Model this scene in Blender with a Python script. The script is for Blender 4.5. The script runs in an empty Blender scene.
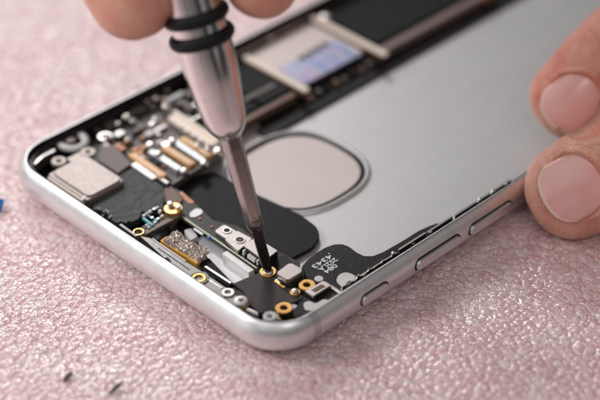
import bpy, bmesh, math, random
import numpy as np
from mathutils import Vector, Matrix, noise
# 1 Blender unit = 1 cm.  Phone: X along the long side with the buttons, Y along the short top edge, Z up.
random.seed(7)
SC = bpy.context.scene
COL = SC.collection
# ------------------------------------------------------------------ camera numbers
F, YAW, PITCH, ROLL, DIST = 1772.509, 0.799940, 0.635705, -0.009232, 28.4861
cy, sy, cp, sp = math.cos(YAW), math.sin(YAW), math.cos(PITCH), math.sin(PITCH)
FW = Vector((cy*cp, sy*cp, -sp)); r0 = Vector((sy, -cy, 0)); u0 = r0.cross(FW)
RT = math.cos(ROLL)*r0 + math.sin(ROLL)*u0
UP = -math.sin(ROLL)*r0 + math.cos(ROLL)*u0
CAM = Vector((2.71301, 2.27264, 0.6)) - FW*DIST
def W(px, py, z):
    """point of the photograph measured onto the level plane at height z"""
    d = FW + RT*((px-300)/F) + UP*((200-py)/F)
    return CAM + d*((z-CAM.z)/d.z)
def WD(px, py, depth):
    return CAM + (FW + RT*((px-300)/F) + UP*((200-py)/F))*depth
# ------------------------------------------------------------------ materials
MATS = {}
def mat(name, col, metal=0.0, rough=0.5, var=0.08, vscale=6.0, bump=0.0, bscale=40.0, coat=0.0, spec=0.5,
        rvar=0.15, dust=0.0, sss=0.0, aniso=0.0):
    if name in MATS: return MATS[name]
    m = bpy.data.materials.new(name); m.use_nodes = True
    nt = m.node_tree; N = nt.nodes; L = nt.links
    b = N['Principled BSDF']
    b.inputs['Metallic'].default_value = metal
    b.inputs['Specular IOR Level'].default_value = spec
    b.inputs['Coat Weight'].default_value = coat
    b.inputs['Coat Roughness'].default_value = 0.12
    tc = N.new('ShaderNodeTexCoord')
    n = N.new('ShaderNodeTexNoise'); n.inputs['Scale'].default_value = vscale; n.inputs['Detail'].default_value = 6
    L.new(tc.outputs['Object'], n.inputs['Vector'])
    mx = N.new('ShaderNodeMix'); mx.data_type = 'RGBA'
    c = Vector(col[:3])
    mx.inputs[6].default_value = (*(c*(1-var)), 1); mx.inputs[7].default_value = (*[min(1, v*(1+var)) for v in c], 1)
    L.new(n.outputs['Fac'], mx.inputs[0])
    out = mx.outputs[2]
    if dust > 0:
        v = N.new('ShaderNodeTexNoise'); v.inputs['Scale'].default_value = 38; v.inputs['Detail'].default_value = 3
        L.new(tc.outputs['Object'], v.inputs['Vector'])
        rp = N.new('ShaderNodeMapRange'); rp.inputs[1].default_value = 0.66; rp.inputs[2].default_value = 0.72
        rp.inputs[3].default_value = 0; rp.inputs[4].default_value = dust
        L.new(v.outputs['Fac'], rp.inputs[0])
        m2 = N.new('ShaderNodeMix'); m2.data_type = 'RGBA'; m2.inputs[7].default_value = (0.5, 0.45, 0.43, 1)
        L.new(rp.outputs[0], m2.inputs[0]); L.new(out, m2.inputs[6]); out = m2.outputs[2]
    L.new(out, b.inputs['Base Color'])
    rr = N.new('ShaderNodeMapRange'); rr.inputs[3].default_value = max(0.02, rough*(1-rvar)); rr.inputs[4].default_value = min(1, rough*(1+rvar))
    n2 = N.new('ShaderNodeTexNoise'); n2.inputs['Scale'].default_value = vscale*2.7; n2.inputs['Detail'].default_value = 8
    L.new(tc.outputs['Object'], n2.inputs['Vector']); L.new(n2.outputs['Fac'], rr.inputs[0]); L.new(rr.outputs[0], b.inputs['Roughness'])
    if bump > 0:
        nb = N.new('ShaderNodeTexNoise'); nb.inputs['Scale'].default_value = bscale; nb.inputs['Detail'].default_value = 6
        L.new(tc.outputs['Object'], nb.inputs['Vector'])
        bp = N.new('ShaderNodeBump'); bp.inputs['Strength'].default_value = 1.0; bp.inputs['Distance'].default_value = bump
        L.new(nb.outputs['Fac'], bp.inputs['Height']); L.new(bp.outputs['Normal'], b.inputs['Normal'])
    if sss > 0:
        b.inputs['Subsurface Weight'].default_value = sss
        b.inputs['Subsurface Radius'].default_value = (0.35, 0.13, 0.07)
        b.inputs['Subsurface Scale'].default_value = 1.0
    MATS[name] = m
    return m
SILVER = mat('silver', (0.62, 0.60, 0.58), 1, 0.32, bump=0.0006)
NICKEL = mat('nickel', (0.50, 0.46, 0.45), 1, 0.42, dust=0.25, bump=0.0006)
SHINY = mat('polished_steel', (0.74, 0.70, 0.67), 1, 0.24, bump=0.002, bscale=20)
GOLD = mat('gold_plating', (0.76, 0.47, 0.17), 1, 0.30, var=0.15)
COPPER = mat('copper', (0.30, 0.155, 0.095), 0.9, 0.42, var=0.4, vscale=14)
BLACKF = mat('black_film', (0.011, 0.011, 0.0115), 0, 0.5, var=0.2, dust=0.10, spec=0.16, bump=0.0012, bscale=14)
FLEX = mat('flex_black', (0.013, 0.012, 0.012), 0, 0.42, var=0.2, spec=0.22, dust=0.45, bump=0.001, bscale=18)
TAPE = mat('grey_tape', (0.040, 0.034, 0.033), 0, 0.5, var=0.15, spec=0.3, dust=0.5, bump=0.002, bscale=30)
PCB = mat('circuit_board', (0.022, 0.020, 0.021), 0, 0.4, var=0.3, spec=0.3, dust=0.4, bump=0.002, bscale=25)
PCBEDGE = mat('board_edge', (0.62, 0.60, 0.44), 0, 0.5)
RUBBER = mat('black_rubber', (0.007, 0.007, 0.007), 0, 0.5, spec=0.25)
PLASTIC = mat('black_plastic', (0.010, 0.010, 0.011), 0, 0.4, dust=0.3, spec=0.3)
BEIGE = mat('beige_metal', (0.38, 0.33, 0.31), 0.8, 0.45, var=0.05, dust=0.15)
TAUPE = mat('taupe_shield', (0.15, 0.13, 0.125), 0.6, 0.5, var=0.08)
DARKCAN = mat('dark_shield', (0.011, 0.011, 0.012), 0.0, 0.55, var=0.2, spec=0.14)
CREAM = mat('cream_plastic', (0.90, 0.78, 0.67), 0.0, 0.4, var=0.05)
AMBER = mat('amber_plastic', (0.62, 0.36, 0.15), 0.2, 0.4, var=0.15)
PALE = mat('pale_grey_plastic', (0.62, 0.60, 0.59), 0.0, 0.45, var=0.05, dust=0.15)
WHITE = mat('white_lacquer', (0.86, 0.85, 0.84), 0.0, 0.35, var=0.03)
TEAL = mat('teal_resin', (0.015, 0.26, 0.34), 0.0, 0.3, var=0.2)
BLUE = mat('blue_plastic', (0.01, 0.16, 0.48), 0.0, 0.3)
BROWN = mat('brown_contact', (0.15, 0.085, 0.06), 0.3, 0.4, var=0.3)
ORANGE = mat('orange_gasket', (0.72, 0.36, 0.06), 0.0, 0.55, var=0.3, bump=0.006, bscale=30)
RAILM = mat('satin_rail', (0.27, 0.262, 0.258), 0.85, 0.42, dust=0.3)
INK = mat('white_ink', (0.80, 0.80, 0.80), 0.0, 0.6, var=0.1, vscale=60)

def brushed(name, col, rough, stretch, metal=1.0, band=None):
    m = bpy.data.materials.new(name); m.use_nodes = True
    nt = m.node_tree; N = nt.nodes; L = nt.links; b = N['Principled BSDF']
    b.inputs['Metallic'].default_value = metal
    tc = N.new('ShaderNodeTexCoord'); mp = N.new('ShaderNodeMapping'); mp.inputs['Scale'].default_value = stretch
    L.new(tc.outputs['Object'], mp.inputs['Vector'])
    n = N.new('ShaderNodeTexNoise'); n.inputs['Scale'].default_value = 4; n.inputs['Detail'].default_value = 8; n.inputs['Roughness'].default_value = 0.7
    L.new(mp.outputs[0], n.inputs['Vector'])
    mx = N.new('ShaderNodeMix'); mx.data_type = 'RGBA'; c = Vector(col)
    mx.inputs[6].default_value = (*(c*0.80), 1); mx.inputs[7].default_value = (*(c*1.18), 1)
    L.new(n.outputs['Fac'], mx.inputs[0]); out = mx.outputs[2]
    if band:
        sx = N.new('ShaderNodeSeparateXYZ'); L.new(tc.outputs['Object'], sx.inputs[0])
        s1 = N.new('ShaderNodeMath'); s1.operation = 'SUBTRACT'; s1.inputs[1].default_value = band[0]
        L.new(sx.outputs[0], s1.inputs[0])
        ab = N.new('ShaderNodeMath'); ab.operation = 'ABSOLUTE'; L.new(s1.outputs[0], ab.inputs[0])
        lt = N.new('ShaderNodeMath'); lt.operation = 'LESS_THAN'; lt.inputs[1].default_value = band[1]; L.new(ab.outputs[0], lt.inputs[0])
        m2 = N.new('ShaderNodeMix'); m2.data_type = 'RGBA'; m2.inputs[7].default_value = (*band[2], 1)
        L.new(lt.outputs[0], m2.inputs[0]); L.new(out, m2.inputs[6]); out = m2.outputs[2]
    L.new(out, b.inputs['Base Color'])
    rr = N.new('ShaderNodeMapRange'); rr.inputs[3].default_value = rough*0.85; rr.inputs[4].default_value = rough*1.2
    L.new(n.outputs['Fac'], rr.inputs[0]); L.new(rr.outputs[0], b.inputs['Roughness'])
    f = N.new('ShaderNodeTexNoise'); f.inputs['Scale'].default_value = 160; L.new(tc.outputs['Object'], f.inputs['Vector'])
    bp = N.new('ShaderNodeBump'); bp.inputs['Distance'].default_value = 0.0007; bp.inputs['Strength'].default_value = 0.8
    L.new(f.outputs['Fac'], bp.inputs['Height']); L.new(bp.outputs['Normal'], b.inputs['Normal'])
    return m
ALU = brushed('anodised_aluminium', (0.78, 0.77, 0.77), 0.36, (1, 1, 1), 0.92, band=(0.86, 0.075, (0.60, 0.585, 0.58)))
FLOOR = brushed('inner_aluminium', (0.60, 0.595, 0.60), 0.46, (0.25, 11, 1), 0.62)
STEEL = brushed('turned_steel', (0.80, 0.77, 0.76), 0.10, (1, 1, 3), 1.0)
DSTEEL = mat('dark_steel', (0.23, 0.20, 0.195), 1, 0.2, var=0.15)
BSTEEL = mat('black_steel', (0.05, 0.045, 0.045), 0.9, 0.3, var=0.2)

# ------------------------------------------------------------------ object helpers
def link(name, me, m, parent=None, smooth=False, bevel=0):
    o = bpy.data.objects.new(name, me); COL.objects.link(o)
    if m is not None: me.materials.append(m)
    if parent is not None: o.parent = parent
    if smooth:
        for p in me.polygons: p.use_smooth = True
    if bevel:
        md = o.modifiers.new('b', 'BEVEL'); md.width = bevel; md.segments = 2; md.limit_method = 'ANGLE'; md.angle_limit = 0.7
    return o
def tag(o, label, cat, group=None, kind=None):
    o['label'] = label; o['category'] = cat
    if group: o['group'] = group
    if kind: o['kind'] = kind
def empty(name, loc=(0, 0, 0)):
    o = bpy.data.objects.new(name, None); o.empty_display_size = 0.5; COL.objects.link(o); o.location = loc
    return o
def fillet(pts, r, seg=5):
    if r <= 0: return pts
    out = []; n = len(pts)
    for i in range(n):
        p0, p, p1 = Vector(pts[i-1]), Vector(pts[i]), Vector(pts[(i+1) % n])
        a, b = p0-p, p1-p
        la, lb = a.length, b.length; a.normalize(); b.normalize()
        t = min(r, la*0.45, lb*0.45)
        A, B = p+a*t, p+b*t
        for k in range(seg+1):
            s = k/seg
            out.append(tuple(A*(1-s)**2 + p*2*s*(1-s) + B*s*s))
    return out
def prism_bm(bm, pts, z0, z1):
    lo = [bm.verts.new((x, y, z0)) for x, y in pts]; hi = [bm.verts.new((x, y, z1)) for x, y in pts]
    n = len(pts)
    for i in range(n): bm.faces.new((lo[i], lo[(i+1) % n], hi[(i+1) % n], hi[i]))
    bm.faces.new(hi); bm.faces.new(lo[::-1])
def mesh_of(bm, name):
    bmesh.ops.recalc_face_normals(bm, faces=bm.faces)
    me = bpy.data.meshes.new(name); bm.to_mesh(me); bm.free(); return me
def prism(name, pts, z0, z1, m, parent, r=0.02, bevel=0.006):
    bm = bmesh.new(); prism_bm(bm, fillet(pts, r), z0, z1)
    return link(name, mesh_of(bm, name), m, parent, bevel=bevel)
def pp(pts, z): return [tuple(W(x, y, z)[:2]) for x, y in pts]
def pprism(name, px, z1, h, m, parent, r=0.02, bevel=0.006):
    return prism(name, pp(px, z1), z1-h, z1, m, parent, r, bevel)
def barpts(a, b, w):
    a = Vector(a[:2]); b = Vector(b[:2]); d = (b-a).normalized(); n = Vector((-d.y, d.x))*w/2
    return [tuple(a+n), tuple(b+n), tuple(b-n), tuple(a-n)]
def bar(name, p1, p2, z1, w, h, m, parent, r=0.01, bevel=0.006):
    return prism(name, barpts(W(*p1, z1), W(*p2, z1), w), z1-h, z1, m, parent, r, bevel)
def rect(name, x0, x1, y0, y1, z0, z1, m, parent, r=0.02, bevel=0.006):
    return prism(name, [(x0, y0), (x1, y0), (x1, y1), (x0, y1)], z0, z1, m, parent, r, bevel)
def lathe_me(name, prof, seg=40, closed=False):
    """prof: list of (r, z)"""
    bm = bmesh.new(); rings = []
    for r, z in prof:
        if r < 1e-6: rings.append([bm.verts.new((0, 0, z))])
        else: rings.append([bm.verts.new((r*math.cos(2*math.pi*k/seg), r*math.sin(2*math.pi*k/seg), z)) for k in range(seg)])
    prs = list(zip(rings[:-1], rings[1:]))
    if closed: prs.append((rings[-1], rings[0]))
    for A, B in prs:
        for k in range(seg):
            k2 = (k+1) % seg
            if len(A) == 1 and len(B) == 1: continue
            if len(A) == 1: bm.faces.new((A[0], B[k2], B[k]))
            elif len(B) == 1: bm.faces.new((A[k], A[k2], B[0]))
            else: bm.faces.new((A[k], A[k2], B[k2], B[k]))
    return mesh_of(bm, name)
def ring(name, c, z0, z1, ro, ri, m, parent, seg=36):
    b = min(0.012, (ro-ri)*0.3, (z1-z0)*0.4)
    me = lathe_me(name, [(ro, z0), (ro, z1-b), (ro-b*0.4, z1-b*0.3), (ro-b, z1), (ri+b, z1), (ri+b*0.4, z1-b*0.3), (ri, z1-b), (ri, z0)], seg, True)
    o = link(name, me, m, parent, smooth=True); o.location = (c[0], c[1], 0)
    md = o.modifiers.new('e', 'EDGE_SPLIT'); md.split_angle = 0.45
    return o
def pring(name, px, z1, ro, ri, h, m, parent): return ring(name, W(*px, z1), z1-h, z1, ro, ri, m, parent)
def disc_me(name, r, h, dome=0.3):
    return lathe_me(name, [(0, 0), (r, 0), (r, h*(1-dome)), (r*0.94, h*(1-dome*0.35)), (r*0.8, h*(1-dome*0.1)), (r*0.4, h), (0, h)], 28)
def disc(name, c, z0, r, h, m, parent, dome=0.3):
    o = link(name, disc_me(name, r, h, dome), m, parent, smooth=True); o.location = (c[0], c[1], z0)
    md = o.modifiers.new('e', 'EDGE_SPLIT'); md.split_angle = 1.0
    return o
def screw(px, z1, r, parent, h=0.08, m=None, drive=True, rot=0.3):
    c = W(*px, z1); o = disc('screw', c, z1-h, r, h, m or NICKEL, parent, 0.25)
    if drive:
        bm = bmesh.new()
        for k in range(5):
            a = rot+k*2*math.pi/5
            prism_bm(bm, barpts((0, 0), (0.42*r*math.cos(a), 0.42*r*math.sin(a)), r*0.2), h-0.03, h+0.0025+0.0004*k)
        s = link('screw_recess', mesh_of(bm, 'screw_recess'), BSTEEL, o)
    return o
def dup(o, loc, parent=None):
    c = o.copy(); COL.objects.link(c); c.parent = parent if parent is not None else o.parent; c.location = loc
    for ch in list(o.children):
        d = ch.copy(); COL.objects.link(d); d.parent = c
    return c

# ------------------------------------------------------------------ mat (surface)
def axis_coords(lo, hi, flo, fhi, s):
    a = list(np.arange(flo, fhi, s)); st = s; x = a[-1]
    while x < hi: st *= 1.25; x += st; a.append(x)
    st = s; x = a[0]; pre = []
    while x > lo: st *= 1.25; x -= st; pre.append(x)
    return np.array(pre[::-1]+a)
xs = axis_coords(-30, 40, -5, 13.5, 0.031); ys = axis_coords(-30, 40, -5.5, 13, 0.031)
gx, gy = np.meshgrid(xs, ys, indexing='ij'); nx, ny = gx.shape
co = np.stack([gx.ravel(), gy.ravel(), np.zeros(nx*ny)], 1)
rs = np.random.RandomState(3)
zz = np.zeros(nx*ny)
for k in range(14):
    a = rs.rand()*6.28; w = 1.2+rs.rand()*3.5
    zz += 0.010*np.sin(w*(co[:, 0]*math.cos(a)+co[:, 1]*math.sin(a))+rs.rand()*6.28)/1.4
co[:, 2] = zz-0.075
idx = np.arange(nx*ny).reshape(nx, ny)
quads = np.stack([idx[:-1, :-1].ravel(), idx[1:, :-1].ravel(), idx[1:, 1:].ravel(), idx[:-1, 1:].ravel()], 1)
me = bpy.data.meshes.new('mat'); me.vertices.add(nx*ny); me.vertices.foreach_set('co', co.ravel())
me.loops.add(quads.size); me.loops.foreach_set('vertex_index', quads.ravel())
me.polygons.add(len(quads)); me.polygons.foreach_set('loop_start', np.arange(0, quads.size, 4)); me.polygons.foreach_set('loop_total', np.full(len(quads), 4))
me.update(); me.validate()
def mat_material():
    m = bpy.data.materials.new('pink_foam'); m.use_nodes = True; m.displacement_method = 'BOTH'
    nt = m.node_tree; N = nt.nodes; L = nt.links; b = N['Principled BSDF']
    tc = N.new('ShaderNodeTexCoord')
    dn = N.new('ShaderNodeTexNoise'); dn.inputs['Scale'].default_value = 2.4; dn.inputs['Detail'].default_value = 2
    L.new(tc.outputs['Object'], dn.inputs['Vector'])
    sc = N.new('ShaderNodeVectorMath'); sc.operation = 'SCALE'; sc.inputs[3].default_value = 0.15; L.new(dn.outputs['Color'], sc.inputs[0])
    ad = N.new('ShaderNodeVectorMath'); L.new(tc.outputs['Object'], ad.inputs[0]); L.new(sc.outputs[0], ad.inputs[1])
    def vor(scale, feat, src=ad):
        v = N.new('ShaderNodeTexVoronoi'); v.voronoi_dimensions = '2D'; v.feature = feat; v.inputs['Scale'].default_value = scale
        L.new(src.outputs[0], v.inputs['Vector']); return v
    e1 = vor(4.6, 'DISTANCE_TO_EDGE'); e2 = vor(9.2, 'DISTANCE_TO_EDGE'); f1 = vor(4.6, 'F1'); f2 = vor(9.2, 'F1'); f3 = vor(19, 'F1')
    def facet(v, k):
        d = N.new('ShaderNodeVectorMath'); d.operation = 'SUBTRACT'; L.new(ad.outputs[0], d.inputs[0]); L.new(v.outputs['Position'], d.inputs[1])
        c = N.new('ShaderNodeVectorMath'); c.operation = 'SUBTRACT'; c.inputs[1].default_value = (0.5, 0.5, 0.5); L.new(v.outputs['Color'], c.inputs[0])
        q = N.new('ShaderNodeVectorMath'); q.operation = 'DOT_PRODUCT'; L.new(d.outputs[0], q.inputs[0]); L.new(c.outputs[0], q.inputs[1])
        m_ = N.new('ShaderNodeMath'); m_.operation = 'MULTIPLY'; m_.inputs[1].default_value = k; L.new(q.outputs['Value'], m_.inputs[0]); return m_.outputs[0]
    def mr(src, a, b_, c, d, smooth=True):
        r = N.new('ShaderNodeMapRange'); r.interpolation_type = 'SMOOTHSTEP' if smooth else 'LINEAR'
        r.inputs[1].default_value = a; r.inputs[2].default_value = b_; r.inputs[3].default_value = c; r.inputs[4].default_value = d
        L.new(src, r.inputs[0]); return r.outputs[0]
    def mth(op, a, b_):
        k = N.new('ShaderNodeMath'); k.operation = op
        for i, v in enumerate((a, b_)):
            if isinstance(v, (int, float)): k.inputs[i].default_value = v
            else: L.new(v, k.inputs[i])
        return k.outputs[0]
    h1 = mr(e1.outputs['Distance'], 0, 0.35, 0, 1); h2 = mr(e2.outputs['Distance'], 0, 0.32, 0, 1)
    fn = N.new('ShaderNodeTexNoise'); fn.inputs['Scale'].default_value = 26; fn.inputs['Detail'].default_value = 3
    L.new(tc.outputs['Object'], fn.inputs['Vector'])
    # cell facets tilt at random: sharp little glints
    sep = N.new('ShaderNodeSeparateXYZ'); L.new(f2.outputs['Color'], sep.inputs[0])
    def dome(v): return mth('SUBTRACT', 1.0, mth('MULTIPLY', v.outputs['Distance'], v.outputs['Distance']))
    H = mth('ADD', mth('MULTIPLY', dome(f2), 1.15), mth('MULTIPLY', dome(f3), 0.30))
    H = mth('ADD', H, mth('MULTIPLY', dome(f1), 0.25))
    H = mth('ADD', H, mth('MULTIPLY', fn.outputs['Fac'], 0.07))
    H = mth('ADD', H, facet(f2, 2.6)); H = mth('ADD', H, facet(f3, 6.0))
    dp = N.new('ShaderNodeDisplacement'); dp.inputs['Midlevel'].default_value = 1.2; dp.inputs['Scale'].default_value = 0.022
    L.new(H, dp.inputs['Height']); L.new(dp.outputs[0], N['Material Output'].inputs['Displacement'])
    big = N.new('ShaderNodeTexNoise'); big.inputs['Scale'].default_value = 1.1; big.inputs['Detail'].default_value = 3
    L.new(tc.outputs['Object'], big.inputs['Vector'])
    vein = mth('MINIMUM', mr(e1.outputs['Distance'], -0.03, 0.07, 0, 1), mr(e2.outputs['Distance'], -0.03, 0.08, 0, 1))
    c1 = N.new('ShaderNodeMix'); c1.data_type = 'RGBA'; c1.inputs[6].default_value = (0.58, 0.27, 0.29, 1); c1.inputs[7].default_value = (0.76, 0.545, 0.545, 1)
    L.new(vein, c1.inputs[0])
    c2 = N.new('ShaderNodeMix'); c2.data_type = 'RGBA'; c2.inputs[7].default_value = (0.84, 0.68, 0.68, 1)
    L.new(mr(sep.outputs[1], 0.45, 1.0, 0, 0.8), c2.inputs[0]); L.new(c1.outputs[2], c2.inputs[6])
    c3 = N.new('ShaderNodeMix'); c3.data_type = 'RGBA'; c3.blend_type = 'MULTIPLY'; c3.inputs[7].default_value = (0.93, 0.86, 0.87, 1)
    L.new(mr(big.outputs['Fac'], 0.4, 0.65, 0, 1), c3.inputs[0]); L.new(c2.outputs[2], c3.inputs[6])
    sp3 = N.new('ShaderNodeSeparateXYZ'); L.new(f3.outputs['Color'], sp3.inputs[0])
    fleck = mth('MULTIPLY', mr(sp3.outputs[2], 0.62, 0.72, 0, 0.8), mr(f3.outputs['Distance'], 0.25, 0.42, 1, 0))
    c4 = N.new('ShaderNodeMix'); c4.data_type = 'RGBA'; c4.inputs[7].default_value = (0.93, 0.88, 0.86, 1); L.new(fleck, c4.inputs[0]); L.new(c3.outputs[2], c4.inputs[6])
    L.new(c4.outputs[2], b.inputs['Base Color'])
    b.inputs['Roughness'].default_value = 0.22
    b.inputs['Specular IOR Level'].default_value = 0.75
    b.inputs['Coat Weight'].default_value = 0.65; b.inputs['Coat Roughness'].default_value = 0.08; b.inputs['Coat IOR'].default_value = 1.6
    b.inputs['Subsurface Weight'].default_value = 0.25; b.inputs['Subsurface Radius'].default_value = (0.12, 0.05, 0.05); b.inputs['Subsurface Scale'].default_value = 0.8
    return m
mo = link('mat', me, mat_material(), None, smooth=True); mo['kind'] = 'structure'

# ------------------------------------------------------------------ phone
PH = empty('smartphone')
tag(PH, 'opened smartphone with silver aluminium frame, its battery out and inner boards showing', 'smartphone')
LX, LY, R = 13.81, 6.70, 0.80
def rr_path(seg=14):
    out = []
    for (cx, cyy, a0) in ((LX-R, R, -90), (LX-R, LY-R, 0), (R, LY-R, 90), (R, R, 180)):
        for k in range(seg+1):
            a = math.radians(a0+90*k/seg); out.append((Vector((cx, cyy)), Vector((math.cos(a), math.sin(a)))))
    return out
path = rr_path()
prof = [(0.24, 0.10), (0.235, 0.50), (0.165, 0.50), (0.165, 0.595), (0.155, 0.612), (0.135, 0.615)]
for k in range(17):
    a = math.radians(50 + (k/16)*(-50-82)); rad = 0.345
    prof.append((0.345-rad*math.cos(a), 0.345+rad*math.sin(a)))
prof += [(0.5, 0.001), (0.5, 0.10)]
bm = bmesh.new(); rows = []
for c, n in path:
    rows.append([bm.verts.new((*(c+n*(R-d)), z)) for d, z in prof])
for i in range(len(rows)):
    A, B = rows[i], rows[(i+1) % len(rows)]
    for j in range(len(prof)):
        j2 = (j+1) % len(prof); bm.faces.new((A[j], B[j], B[j2], A[j2]))
frame = link('frame', mesh_of(bm, 'frame'), ALU, PH)
def pill_bm(x0, x1, z0, z1, y0, y1, seg=10):
    """pill lying along X in the XZ plane, extruded in Y"""
    bm = bmesh.new(); r = (z1-z0)/2; cz = (z0+z1)/2; pts = []
    for k in range(seg+1):
        a = math.radians(-90+180*k/seg); pts.append((x1-r+r*math.cos(a), cz+r*math.sin(a)))
    for k in range(seg+1):
        a = math.radians(90+180*k/seg); pts.append((x0+r+r*math.cos(a), cz+r*math.sin(a)))
    A = [bm.verts.new((x, y0, z)) for x, z in pts]; B = [bm.verts.new((x, y1, z)) for x, z in pts]
    n = len(pts)
    for i in range(n): bm.faces.new((A[i], A[(i+1) % n], B[(i+1) % n], B[i]))
    bm.faces.new(B); bm.faces.new(A[::-1]); return bm
btn = [('mute_switch', 2.07, 0.285, 0.16), ('volume_button', 3.51, 0.51, 0.175), ('volume_button', 4.77, 0.51, 0.175)]
for nm, xc, hl, hh in btn:
    cut = link('cut', mesh_of(pill_bm(xc-hl-0.03, xc+hl+0.03, 0.345-hh/2-0.03, 0.345+hh/2+0.03, -0.1, 0.07), 'cut'), None, None)
    md = frame.modifiers.new('bo', 'BOOLEAN'); md.operation = 'DIFFERENCE'; md.object = cut; md.solver = 'EXACT'
    dg = bpy.context.evaluated_depsgraph_get(); nm_ = bpy.data.meshes.new_from_object(frame.evaluated_get(dg))
    frame.modifiers.clear(); frame.data = nm_; bpy.data.objects.remove(cut)
    link('button_gap', mesh_of(pill_bm(xc-hl-0.027, xc+hl+0.027, 0.345-hh/2-0.027, 0.345+hh/2+0.027, 0.016, 0.066), 'button_gap'), RUBBER, PH)
    b = link(nm, mesh_of(pill_bm(xc-hl, xc+hl, 0.345-hh/2, 0.345+hh/2, -0.036, 0.068), nm), ALU, PH, smooth=False, bevel=0.018)
    b.modifiers['b'].segments = 4
for p in frame.data.polygons: p.use_smooth = True
md = frame.modifiers.new('e', 'EDGE_SPLIT'); md.split_angle = math.radians(35)
bm = bmesh.new(); rows = []; gprof = [(0.238, 0.125), (0.25, 0.125), (0.25, 0.515), (0.175, 0.52), (0.17, 0.600), (0.128, 0.6165), (0.124, 0.59), (0.17, 0.58), (0.17, 0.49), (0.238, 0.49)]
for c, n in path: rows.append([bm.verts.new((*(c+n*(R-d)), z)) for d, z in gprof])
for i in range(len(rows)):
    A, B = rows[i], rows[(i+1) % len(rows)]
    for j in range(len(gprof)):
        j2 = (j+1) % len(gprof); bm.faces.new((A[j], B[j], B[j2], A[j2]))
link('display_gasket', mesh_of(bm, 'display_gasket'), PLASTIC, PH)
# back panel
bp = [tuple(c+n*(R-0.236)) for c, n in path]
prism('back_panel', bp, 0.012, 0.12, FLOOR, PH, r=0, bevel=0)
# faint pressed line across the panel, as on the real housing
# logo insert: rounded opening in the panel
def blob(cx, cyy, ax, ay, n=48, p=2.6, rot=0):
    pts = []
    for k in range(n):
        t = 2*math.pi*k/n; c, s = math.cos(t), math.sin(t)
        x = ax*math.copysign(abs(c)**(2/p), c); y = ay*math.copysign(abs(s)**(2/p), s)
        pts.append((cx+x*math.cos(rot)-y*math.sin(rot), cyy+x*math.sin(rot)+y*math.cos(rot)))
    return pts
LOGO = blob(3.70, 3.33, 0.99, 1.00, p=2.6)
def loop_tube(name, pts, prof, m, parent):
    """profile (offset outward, z) swept round a closed outline"""
    bm = bmesh.new(); n = len(pts); rows = []
    for i in range(n):
        a, b_, c = Vector(pts[i-1]), Vector(pts[i]), Vector(pts[(i+1) % n]); t = (c-a).normalized(); nn = Vector((t.y, -t.x))
        rows.append([bm.verts.new((*(b_+nn*d), z)) for d, z in prof])
    for i in range(n):
        A, B = rows[i], rows[(i+1) % n]
        for j in range(len(prof)):
            j2 = (j+1) % len(prof); bm.faces.new((A[j], B[j], B[j2], A[j2]))
    return link(name, mesh_of(bm, name), m, parent, smooth=True)
li = prism('logo_insert', LOGO, 0.11, 0.135, mat('insert_beige', (0.66, 0.585, 0.565), 0.1, 0.45, var=0.06, dust=0.25, vscale=2.5), PH, r=0, bevel=0)
loop_tube('insert_gasket', LOGO, [(-0.03, 0.11), (-0.03, 0.14), (0.0, 0.143), (0.055, 0.141), (0.055, 0.11)], RUBBER, li)
loop_tube('insert_rim', LOGO, [(0.058, 0.10), (0.062, 0.150), (0.075, 0.175), (0.105, 0.175), (0.14, 0.15), (0.16, 0.122), (0.17, 0.10)], FLOOR, li)
# small black inclusions on insert
# dark tray at the top end
rect('inner_tray', 0.245, 1.86, 0.30, 6.43, 0.10, 0.15, PLASTIC, PH, r=0.5)
# battery bay wall and logic board on the far side
rect('logic_board', 2.2, 12.2, 4.93, 6.40, 0.10, 0.30, PCB, PH, r=0.1)
rect('bay_gap_shade', 4.2, 12.2, 4.52, 4.915, 0.10, 0.155, RUBBER, PH, r=0.03)  # black strips added as the board side wall and its shadow on the floor
rect('bay_gap_shade', 4.0, 12.2, 4.40, 4.70, 0.10, 0.175, RUBBER, PH, r=0.03)
rect('battery_contact', 12.3, 13.4, 0.5, 6.2, 0.10, 0.34, PCB, PH, r=0.1)
film = pprism('black_film', [(166, 193), (186, 178), (213, 171), (232, 181), (252, 192), (276, 203), (300, 214), (317, 227), (320, 236), (313, 247), (290, 259), (268, 262), (240, 247), (212, 231), (186, 211)], 0.21, 0.07, BLACKF, PH, r=0.09, bevel=0.01)
# ---- strip board across the top
sb = pprism('connector_board', [(158, 192), (170, 184), (190, 198), (213, 220), (238, 226), (262, 243), (300, 262), (300, 272), (262, 273), (257, 270.5), (217, 242.5), (176, 214.5)], 0.33, 0.05, PCB, PH, r=0.03)
bar('board_edge', (176, 212), (257, 268), 0.334, 0.035, 0.05, PCBEDGE, sb)
prism('board_support', barpts(W(225, 252, 0.30), W(252, 271, 0.30), 0.13), 0.12, 0.305, WHITE, PH, r=0.01)  # metal wall under the board, its white reflection put in as plain white
pprism('pale_tray', [(196, 238), (204, 236), (228, 252), (256, 274), (238, 287), (222, 275), (210, 262)], 0.19, 0.05, mat('pale_metal', (0.66, 0.66, 0.66), 0.3, 0.4), PH, r=0.04)
pprism('white_pad', [(189, 213), (196, 208), (202, 209), (203, 213), (196, 217), (190, 217)], 0.345, 0.012, WHITE, PH, r=0.04)
bar('copper_contact', (180, 192), (193, 203), 0.338, 0.07, 0.008, COPPER, PH)
bar('copper_contact', (183, 198), (190, 203), 0.3385, 0.03, 0.0085, COPPER, PH)
disc('solder_dot', W(200, 219, 0.33), 0.33, 0.03, 0.014, COPPER, PH); disc('solder_dot', W(212, 227, 0.33), 0.33, 0.028, 0.014, COPPER, PH)
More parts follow.
